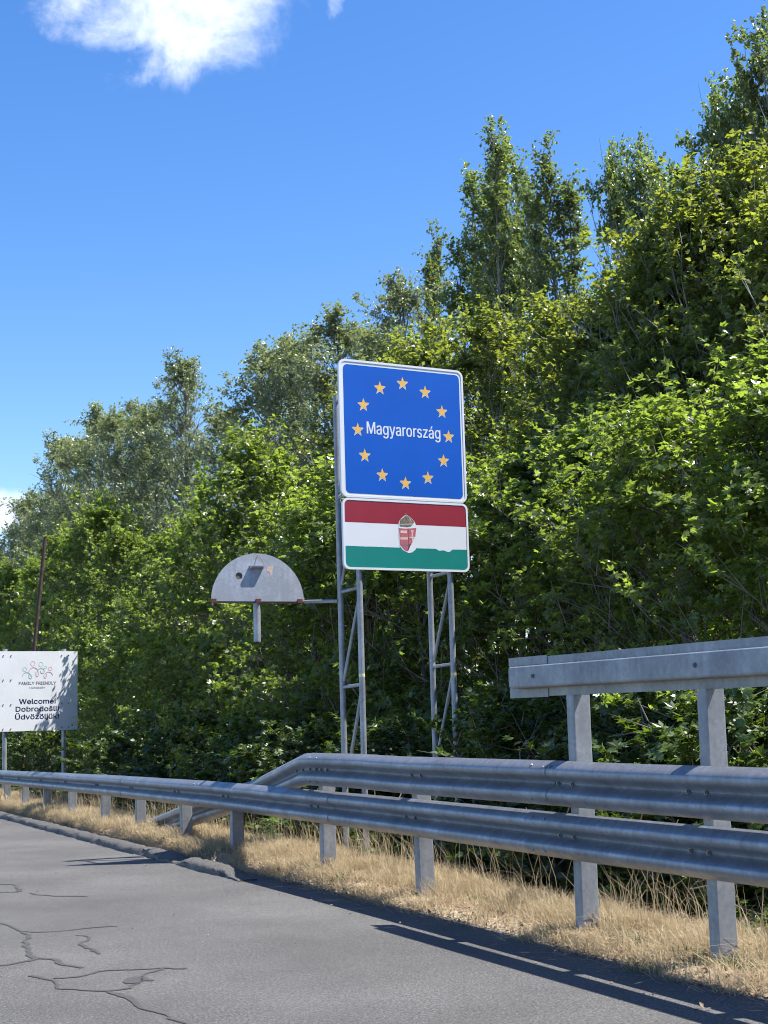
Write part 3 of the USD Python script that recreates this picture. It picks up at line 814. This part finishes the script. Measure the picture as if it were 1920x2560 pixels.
for i in range(3):
    kind_('maple', i, 5.2, 11 + i, 1.65, .02, 66, (24, 66), ovate, 'maple', .076, 7, 9, LM, BARK, .06, droop=.30, leafrand=.75, sub_n=8, sub_up=.4)
for i in range(2):
    kind_('large_maple', i, 8.8, 21 + i, 2.3, .02, 92, (24, 66), ovate, 'maple', .100, 7, 10, LM, BARK, .10, droop=.30, leafrand=.75, sub_n=8, sub_up=.4, twig_len=.46)
for i in range(3):
    kind_('broad_poplar', i, 8.8, 31 + i, 2.0, .06, 78, (32, 72), spire, 'delta', .084, 7, 10, LG, BARKG, .10, droop=.45, leafrand=.8, sub_n=8, twig_len=.40, sub_up=.5)
for i in range(2):
    kind_('tall_poplar', i, 11.5, 51 + i, 2.3, .10, 78, (38, 74), column_, 'delta', .088, 7, 10, LP, BARKG, .13, droop=.45, leafrand=.85, sub_n=8, twig_len=.42, sub_up=.5)
for i in range(3):
    kind_('slim_poplar', i, 15.5, 61 + i, 1.05, .50, 50, (54, 78), column_, 'delta', .085, 7, 9, LP, BARKG, .10, droop=.45, leafrand=.9, sub_n=8, twig_len=.34, sub_up=.5, stems=2)
for i in range(3):
    kind_('white_poplar', i, 13.5, 71 + i, 2.5, .06, 96, (30, 70), spire, 'oval', .108, 7, 12, LW, BARKG, .14, droop=.3, leafrand=.85, sub_n=8, twig_len=.50, sub_up=.4)
for i in range(2):
    kind_('shrub', i, 1.7, 91 + i, 1.0, .02, 34, (15, 60), low, 'maple', .075, 6, 11, LS, BARK, .03, droop=.3, leafrand=.6, sub_n=6, twig_len=.26, stems=3)


def plant(kind, name, cat_, label, x, y, top, wide=1.0, i=None, rot=None, group=None, z0=-.42):
    ks = KINDS[kind]
    p, H = ks[(hash_(label) if i is None else i) % len(ks)]
    rg = random.Random(label + name)
    z0 = z0 + float(grade(st(np.array([[x, y]]))[0][0]))
    s = (top - z0) / H
    t = UsdGeom.Xform.Define(stage, '/World/' + numbered('/World', name))
    t.AddTranslateOp().Set(Gf.Vec3d(x, y, z0))
    t.AddRotateZOp().Set(rg.uniform(0, 360) if rot is None else rot)
    t.AddScaleOp().Set(Gf.Vec3f(s * wide, s * wide, s))
    t.GetPrim().GetReferences().AddInternalReference(Sdf.Path(p))
    t.GetPrim().SetInstanceable(True)
    tag(t, label, cat_, group)


def hash_(s_):
    return sum(ord(c) * (k + 3) for k, c in enumerate(s_))


MAPLES = [ (-21.04, 78.45, 10.13), (-16.94, 68.35, 8.98), (-14.17, 61.49, 8.37), (-12.04, 56.25, 8.98), (-10.13, 51.53, 9.38), (-7.72, 44.52, 7.37), (-5.55, 39.3, 6.41), (-4.86, 35.86, 6.29), (-3.94, 33.05, 6.17), (-2.43, 28.80, 7.17), (-1.15, 25.11, 5.27), (-0.16, 23.73, 5.82), (0.81, 22.40, 5.24), (1.68, 20.83, 5.35), (2.40, 18.80, 5.37), (2.94, 16.90, 4.72), (3.36, 15.50, 4.87), (3.71, 14.50, 5.21), (4.08, 13.68, 4.67) ]
ML = ['yellow-green maple at the far left edge beyond the welcome board', 'pale maple behind the left half of the welcome board', 'yellow-green maple directly behind the foot of the rusty pole', 'yellow-green maple just right of the rusty pole above the board', 'tallest yellow-green maple between the rusty pole and the half-round plate',
      'maple on the right shoulder of the tallest left maple', 'low yellow-green maple halfway from the welcome board to the half-round plate', 'small maple left of the half-round metal plate', 'yellow-green maple just behind the half-round metal plate', 'bright upright maple rising above the half-round plate',
      'green maple filling the gap between half-round plate and sign post', 'dense maple behind the lower left corner of the blue panel', 'dense maple directly behind the flag panel', 'olive maple behind the right edge of the flag panel',
      'yellowish maple right of the sign above the end of the box rail', 'dark-based maple behind the first tall post of the box rail', 'bushy maple behind the middle of the box rail', 'tall yellowish maple behind the box rail near the right edge', 'nearest maple cut by the right edge of the picture']
for (x, y, z), lb in zip(MAPLES, ML):
    plant('large_maple' if z > 6.1 else 'maple', 'maple', 'tree', lb, x, y, z, 1.08 if x > -5 else .92, group='young maples in the front row')
plant('maple', 'maple', 'tree', 'small maple leaning its leaves over the right edge of the welcome board', -6.95, 40.4, 5.0, .85, i=1)
BROAD = [ (-0.70, 32.53, 9.34), (0.27, 30.12, 9.33), (1.12, 28.03, 9.48), (2.11, 25.57, 9.1), (2.84, 23.77, 8.7), (3.44, 22.28, 8.40), (4.08, 20.89, 8.42), (4.58, 19.80, 8.38), (4.50, 19.98, 9.15), (5.14, 18.57, 8.36) ]
BL = ['green poplar whose top shows just left above the blue sign', 'green poplar topping out straight above the blue sign', 'green poplar above the upper right corner of the blue sign', 'bright green poplar in front of the tall poplar stems right of the sign',
      'green poplar with a broad top right of the bright one', 'dense green poplar below the separate narrow poplars', 'large-leaved green poplar above the middle of the box rail', 'dark green poplar behind the tall yellowish maple', 'large-leaved poplar with a pointed green top at the right', 'green poplar cut by the right edge of the picture']
for k, ((x, y, z), lb) in enumerate(zip(BROAD, BL)):
    plant('broad_poplar', 'poplar', 'tree', lb, x, y, z - (.55 if k < 6 else .2), 1.0, group='poplars in the middle row')
SILVER = [ (-27.64, 103.02, 14.80), (-22.91, 91.34, 16.00), (-20.49, 85.36, 16.08), (-18.35, 80.08, 16.15), (-16.45, 75.40, 16.42), (-14.77, 71.23, 16.26), (-13.08, 67.06, 16.12), (-11.57, 63.35, 15.73), (-9.94, 59.32, 14.22), (-8.63, 56.07, 14.45), (-6.88, 51.76, 14.29), (-4.89, 46.85, 12.05), (-3.58, 43.61, 12.70), (-2.56, 41.11, 12.97), (-1.21, 37.77, 11.95), (-0.14, 35.13, 11.49), (0.52, 33.51, 11.53) ]
SL = ['lowest silvery poplar against the sky at the far left edge', 'silvery poplar on the skyline above the left edge of the welcome board', 'low silvery poplar left of the top of the rusty pole', 'silvery poplar on the skyline straight above the rusty pole', 'pale silvery poplar first right of the rusty pole on the skyline', 'pale silvery poplar second right of the rusty pole on the skyline',
      'silver-grey poplar forming the left side of the first hump of the skyline', 'rounded silver-grey poplar topping the first hump of the skyline', 'silver poplar in the first notch of the skyline', 'silver-green poplar left of the pointed dark top', 'dark pointed poplar on the left part of the skyline', 'low silvery poplar in the dip of the skyline', 'silver-green poplar with a double tip left of the sign',
      'highest silver-green poplar left above the blue sign', 'grey-green poplar behind the left edge of the blue sign', 'grey-green poplar above the middle of the blue sign', 'grey-green poplar at the foot of the narrow sprig on the skyline']
for k, ((x, y, z), lb) in enumerate(zip(SILVER, SL)):
    plant('white_poplar', 'silver_poplar', 'tree', lb, x, y, z - (.7 if k % 2 else 0) - (1.3 if k < 4 else .3 if k < 8 else 0), (1.0, .86, 1.1)[k % 3], group='silvery poplars in the back row')
TALL = [ (1.35, 43.44, 16.24), (2.13, 41.50, 16.94), (2.96, 39.46, 17.24), (3.41, 38.35, 16.99), (3.75, 37.51, 16.02), (4.27, 36.21, 14.85), (4.86, 34.78, 15.39), (5.55, 33.06, 14.29), (6.04, 31.86, 13.99), (6.43, 30.89, 12.98), (5.30, 21.83, 10.78), (5.57, 21.24, 10.86), (5.84, 20.65, 11.45) ]
TL = ['thin leaning poplar sprig, leftmost of the tall poplars', 'narrow tall poplar second from the left in the tall group', 'tallest narrow poplar of the left pair above the sign', 'narrow poplar right of the tallest one in the left pair', 'slim short poplar right of the left pair',
      'half-hidden poplar in the gap between the two narrow groups', 'free-standing oval poplar with bare double stem', 'slim poplar right of the free-standing oval one', 'poplar with a forked top right of the slim one', 'lower poplar top in the dip before the right-hand rise',
      'tall dark poplar rising at the right, left of the last two', 'second last tall dark poplar towards the right edge', 'highest dark poplar in the upper right corner']
for (x, y, z), lb in zip([(4.35, 22.6, 9.0), (4.9, 21.3, 8.9), (5.35, 19.9, 9.1)], ['rounded green poplar filling the dip left of the right-hand rise', 'rounded green poplar in front of the first tall dark poplar at the right', 'rounded green poplar in front of the last two tall dark poplars']):
    plant('broad_poplar', 'poplar', 'tree', lb, x, y, z, 1.05, group='poplars in the middle row')
for k, ((x, y, z), lb) in enumerate(zip(TALL, TL)):
    plant('slim_poplar' if k < 7 else 'tall_poplar', 'tall_poplar', 'tree', lb, x, y, z, (.95 if k in (1, 2, 3, 6) else .8) if k < 7 else .62, i=k % 3, group='tall poplars at the back right')
SHRUBS = [ (-9.75, 41.3, 1.45), (-6.6, 38.0, 1.6), (-5.51, 32.14, 1.51), (-4.11, 29.47, 1.71), (-2.93, 26.55, 1.39), (-1.80, 23.77, 1.57), (-0.88, 21.50, 1.43), (0.09, 19.28, 1.46), (1.15, 16.96, 1.57), (1.55, 16.09, 1.81), (2.28, 14.50, 1.56), (2.65, 13.69, 1.58), (3.03, 12.87, 1.70), (3.25, 12.37, 1.74) ]
HL = ['low shrub between the posts of the welcome board', 'low shrub just right of the welcome board', 'low shrub behind the barrier, second right of the welcome board', 'low shrub left below the half-round plate', 'low shrub straight below the half-round plate', 'low pale-tipped shrub above the bend of the ramp beam',
      'low shrub left of the left sign post', 'low shrub between the left and right sign posts', 'low shrub just right of the right sign post', 'low shrub below the free end of the box rail', 'low shrub between the two tall barrier posts', 'low shrub behind the right tall barrier post', 'low shrub right of the last barrier post', 'low shrub at the right edge behind the barrier']
for (x, y, z), lb in zip(SHRUBS, HL):
    plant('shrub', 'shrub', 'shrub', lb, x, y, z, 1.0, group='low shrubs behind the barrier')

# ------------------------------------------------------------------ dry grass and litter
def blades(n, s_rng, t_rng, h_rng, w, seed, lean=.35, zoff=0.0, density=None):
    rg = np.random.default_rng(seed)
    s_ = rg.uniform(*s_rng, n); t_ = rg.uniform(*t_rng, n)
    P = pt(s_, t_)
    cl = meshkit.fbm(np.stack([P[:, 0] * 3.2, P[:, 1] * 3.2, P[:, 0] * 0], 1), 3, seed)
    k = rg.uniform(0, 1, n) < smooth01(cl, .30, .55) * (1 if density is None else density(s_, t_))
    s_, t_, P, cl = s_[k], t_[k], P[k], cl[k]; n = len(s_)
    h = rg.uniform(*h_rng, n) * (.55 + .9 * cl)
    z = ground_z(s_, t_) + zoff - .01
    a = rg.uniform(0, 2 * np.pi, n); ln = np.abs(rg.normal(0, lean, n)) + .05
    wind = np.array([-.12, .03])
    dx = np.stack([np.cos(a), np.sin(a)], 1) * ln[:, None] + wind
    b = rg.uniform(0, np.pi, n); sd = np.stack([np.cos(b), np.sin(b)], 1) * w
    root = np.c_[P, z]; mid = np.c_[P + dx * (h * .45)[:, None], z + h * .62]; tip = np.c_[P + dx * (h * 1.25)[:, None], z + h * (1 - .35 * np.minimum(ln, 1))]
    S3 = np.c_[sd, np.zeros(n)]
    V = np.stack([root - S3, root + S3, mid - S3 * .8, mid + S3 * .8, tip], 1)
    F = np.array([(0, 1, 3), (0, 3, 2), (2, 3, 4)])
    return V.reshape(-1, 3), (np.arange(n)[:, None, None] * 5 + F).reshape(-1, 3)


def join(parts):
    V, F, o = [], [], 0
    for v, f in parts:
        V.append(v); F.append(f + o); o += len(v)
    return np.vstack(V), np.vstack(F)


dg = lambda s_, t_: smooth01(t_, -.05, .35)
grass = obj('dry_grass', join([
    blades(52000, (-4, 9), (-.1, .78), (.08, .22), .0024, 1, lean=.8, density=dg),
    blades(44000, (9, 26), (-.35, .85), (.06, .21), .0034, 2, lean=.65, density=lambda s_, t_: smooth01(t_, -.3, .5) ** .7),
    blades(26000, (26, 60), (-.3, 1.0), (.12, .32), .007, 3, lean=.5),
    blades(60000, (-4, 26), (-.36, .30), (.03, .12), .0026, 4, lean=1.7),
    blades(26000, (-4, 26), (-.30, .75), (.06, .18), .0026, 7, lean=1.3),
    blades(2200, (-4, 24), (.25, .8), (.30, .50), .0022, 6, lean=.3)]), STRAW)
tag(grass, 'straw-coloured dry grass along the verge under the barrier', 'grass', kind='stuff')
WEED = grassmat('weed_green', [(0, (.06, .10, .02)), (.6, (.11, .15, .03)), (1, (.22, .22, .07))], .4)
rw = np.random.default_rng(77)
spots = [(rw.uniform(-2, 30), rw.uniform(-.3, .6)) for _ in range(26)] + [(9.6, -.15), (12.0, -.1), (16.6, .0), (17.2, -.2), (20, -.1), (1.2, .5)]
tag(obj('green_weeds', join([blades(150, (a - .22, a + .22), (b - .12, b + .12), (.03, .11), .0042, 300 + k, lean=.8) for k, (a, b) in enumerate(spots)]), WEED),
    'small green weeds growing between the dry grass', 'weeds', kind='stuff')
rg = np.random.default_rng(9)
stv, stf = [], []
segs = []
for k in range(60):
    s_, t_ = rg.uniform(-2.5, 9), rg.uniform(.25, .7); p = pt(s_, t_); h = rg.uniform(.5, .8); a = rg.uniform(0, 6.28); l = rg.uniform(.05, .4)
    q = [np.array([p[0] + math.cos(a) * l * h * f * f, p[1] + math.sin(a) * l * h * f * f, float(ground_z(s_, t_)) + h * f]) for f in (0, .35, .7, .85, 1.0)]
    for i, (r1, r2) in enumerate(((.0022, .002), (.002, .0016), (.0016, .0055), (.0055, .002))):
        segs.append((q[i], q[i + 1], r1, r2))
A_, B_, C_, D_ = [np.array(x) for x in zip(*segs)]
tag(obj('grass_stalks', tubes_mesh(A_, B_, C_, D_, 4), STRAW), 'thin dry grass stalks with seed heads standing above the straw', 'grass', kind='stuff')


def flakes(n, s_rng, t_rng, size, seed, zfun):
    rg = np.random.default_rng(seed)
    s_, t_ = rg.uniform(*s_rng, n), rg.uniform(*t_rng, n); P = np.c_[pt(s_, t_), zfun(s_, t_)]
    ax = unit(rg.normal(0, 1, (n, 3)) * [1, 1, .25]); nr = unit(np.array([0, 0, 1.0]) + rg.normal(0, .35, (n, 3))); nr = unit(nr - ax * (nr * ax).sum(1, keepdims=True)); bi = np.cross(nr, ax)
    sz = size * rg.uniform(.5, 1.3, (n, 1)); LV, LF = LEAF['oval']
    V = P[:, None] + sz[:, None] * (LV[None, :, :1] * ax[:, None] + LV[None, :, 1:2] * bi[:, None] + LV[None, :, 2:] * nr[:, None])
    return V.reshape(-1, 3), (np.arange(n)[:, None, None] * len(LV) + LF).reshape(-1, 3)


gz2 = lambda s_, t_: np.maximum(ground_z(s_, t_) + .022, ROAD_Z + .012 + grade(s_))
tag(obj('leaf_litter', join([flakes(9000, (-4, 24), (-.34, .25), .040, 21, gz2), flakes(260, (-4, 20), (-.75, -.38), .030, 22, lambda s_, t_: ROAD_Z + .008 + grade(s_)), flakes(90, (-3, 16), (-5, -.6), .022, 23, lambda s_, t_: ROAD_Z + .008 + grade(s_))]), LITTER),
    'dead leaves and straw bits scattered along the road edge', 'leaf litter', kind='stuff')
# undergrowth in the ditch and under the trees
kx = make_tree('/World/undergrowth_kind', 120, .55, .5, .02, 16, (20, 60), low, 'oval', .075, 4, 8, LS, BARK, .012, sub_n=4, twig_len=.2, stems=3)
pi = UsdGeom.PointInstancer.Define(stage, '/World/undergrowth')
src = UsdGeom.Xform.Define(stage, '/World/undergrowth/tuft')
src.GetPrim().GetReferences().AddInternalReference('/World/undergrowth_kind')
pi.CreatePrototypesRel().SetTargets(['/World/undergrowth/tuft'])
rg = np.random.default_rng(33)
ns = 900
s_, t_ = rg.uniform(-3, 62, ns), rg.uniform(1.9, 9, ns)
P = np.c_[pt(s_, t_), ground_z(s_, t_) - .05]
pi.CreatePositionsAttr(Vt.Vec3fArray.FromNumpy(P.astype(np.float32)))
pi.CreateProtoIndicesAttr(Vt.IntArray([0] * ns))
an = rg.uniform(0, 6.28, ns)
pi.CreateOrientationsAttr(Vt.QuathArray([Gf.Quath(math.cos(a / 2), 0, 0, math.sin(a / 2)) for a in an]))
pi.CreateScalesAttr(Vt.Vec3fArray.FromNumpy(np.repeat(rg.uniform(.8, 1.9, (ns, 1)), 3, 1).astype(np.float32)))
tag(pi, 'low dark undergrowth in the ditch below the trees', 'undergrowth', kind='stuff')
print('leaf triangles', tot)
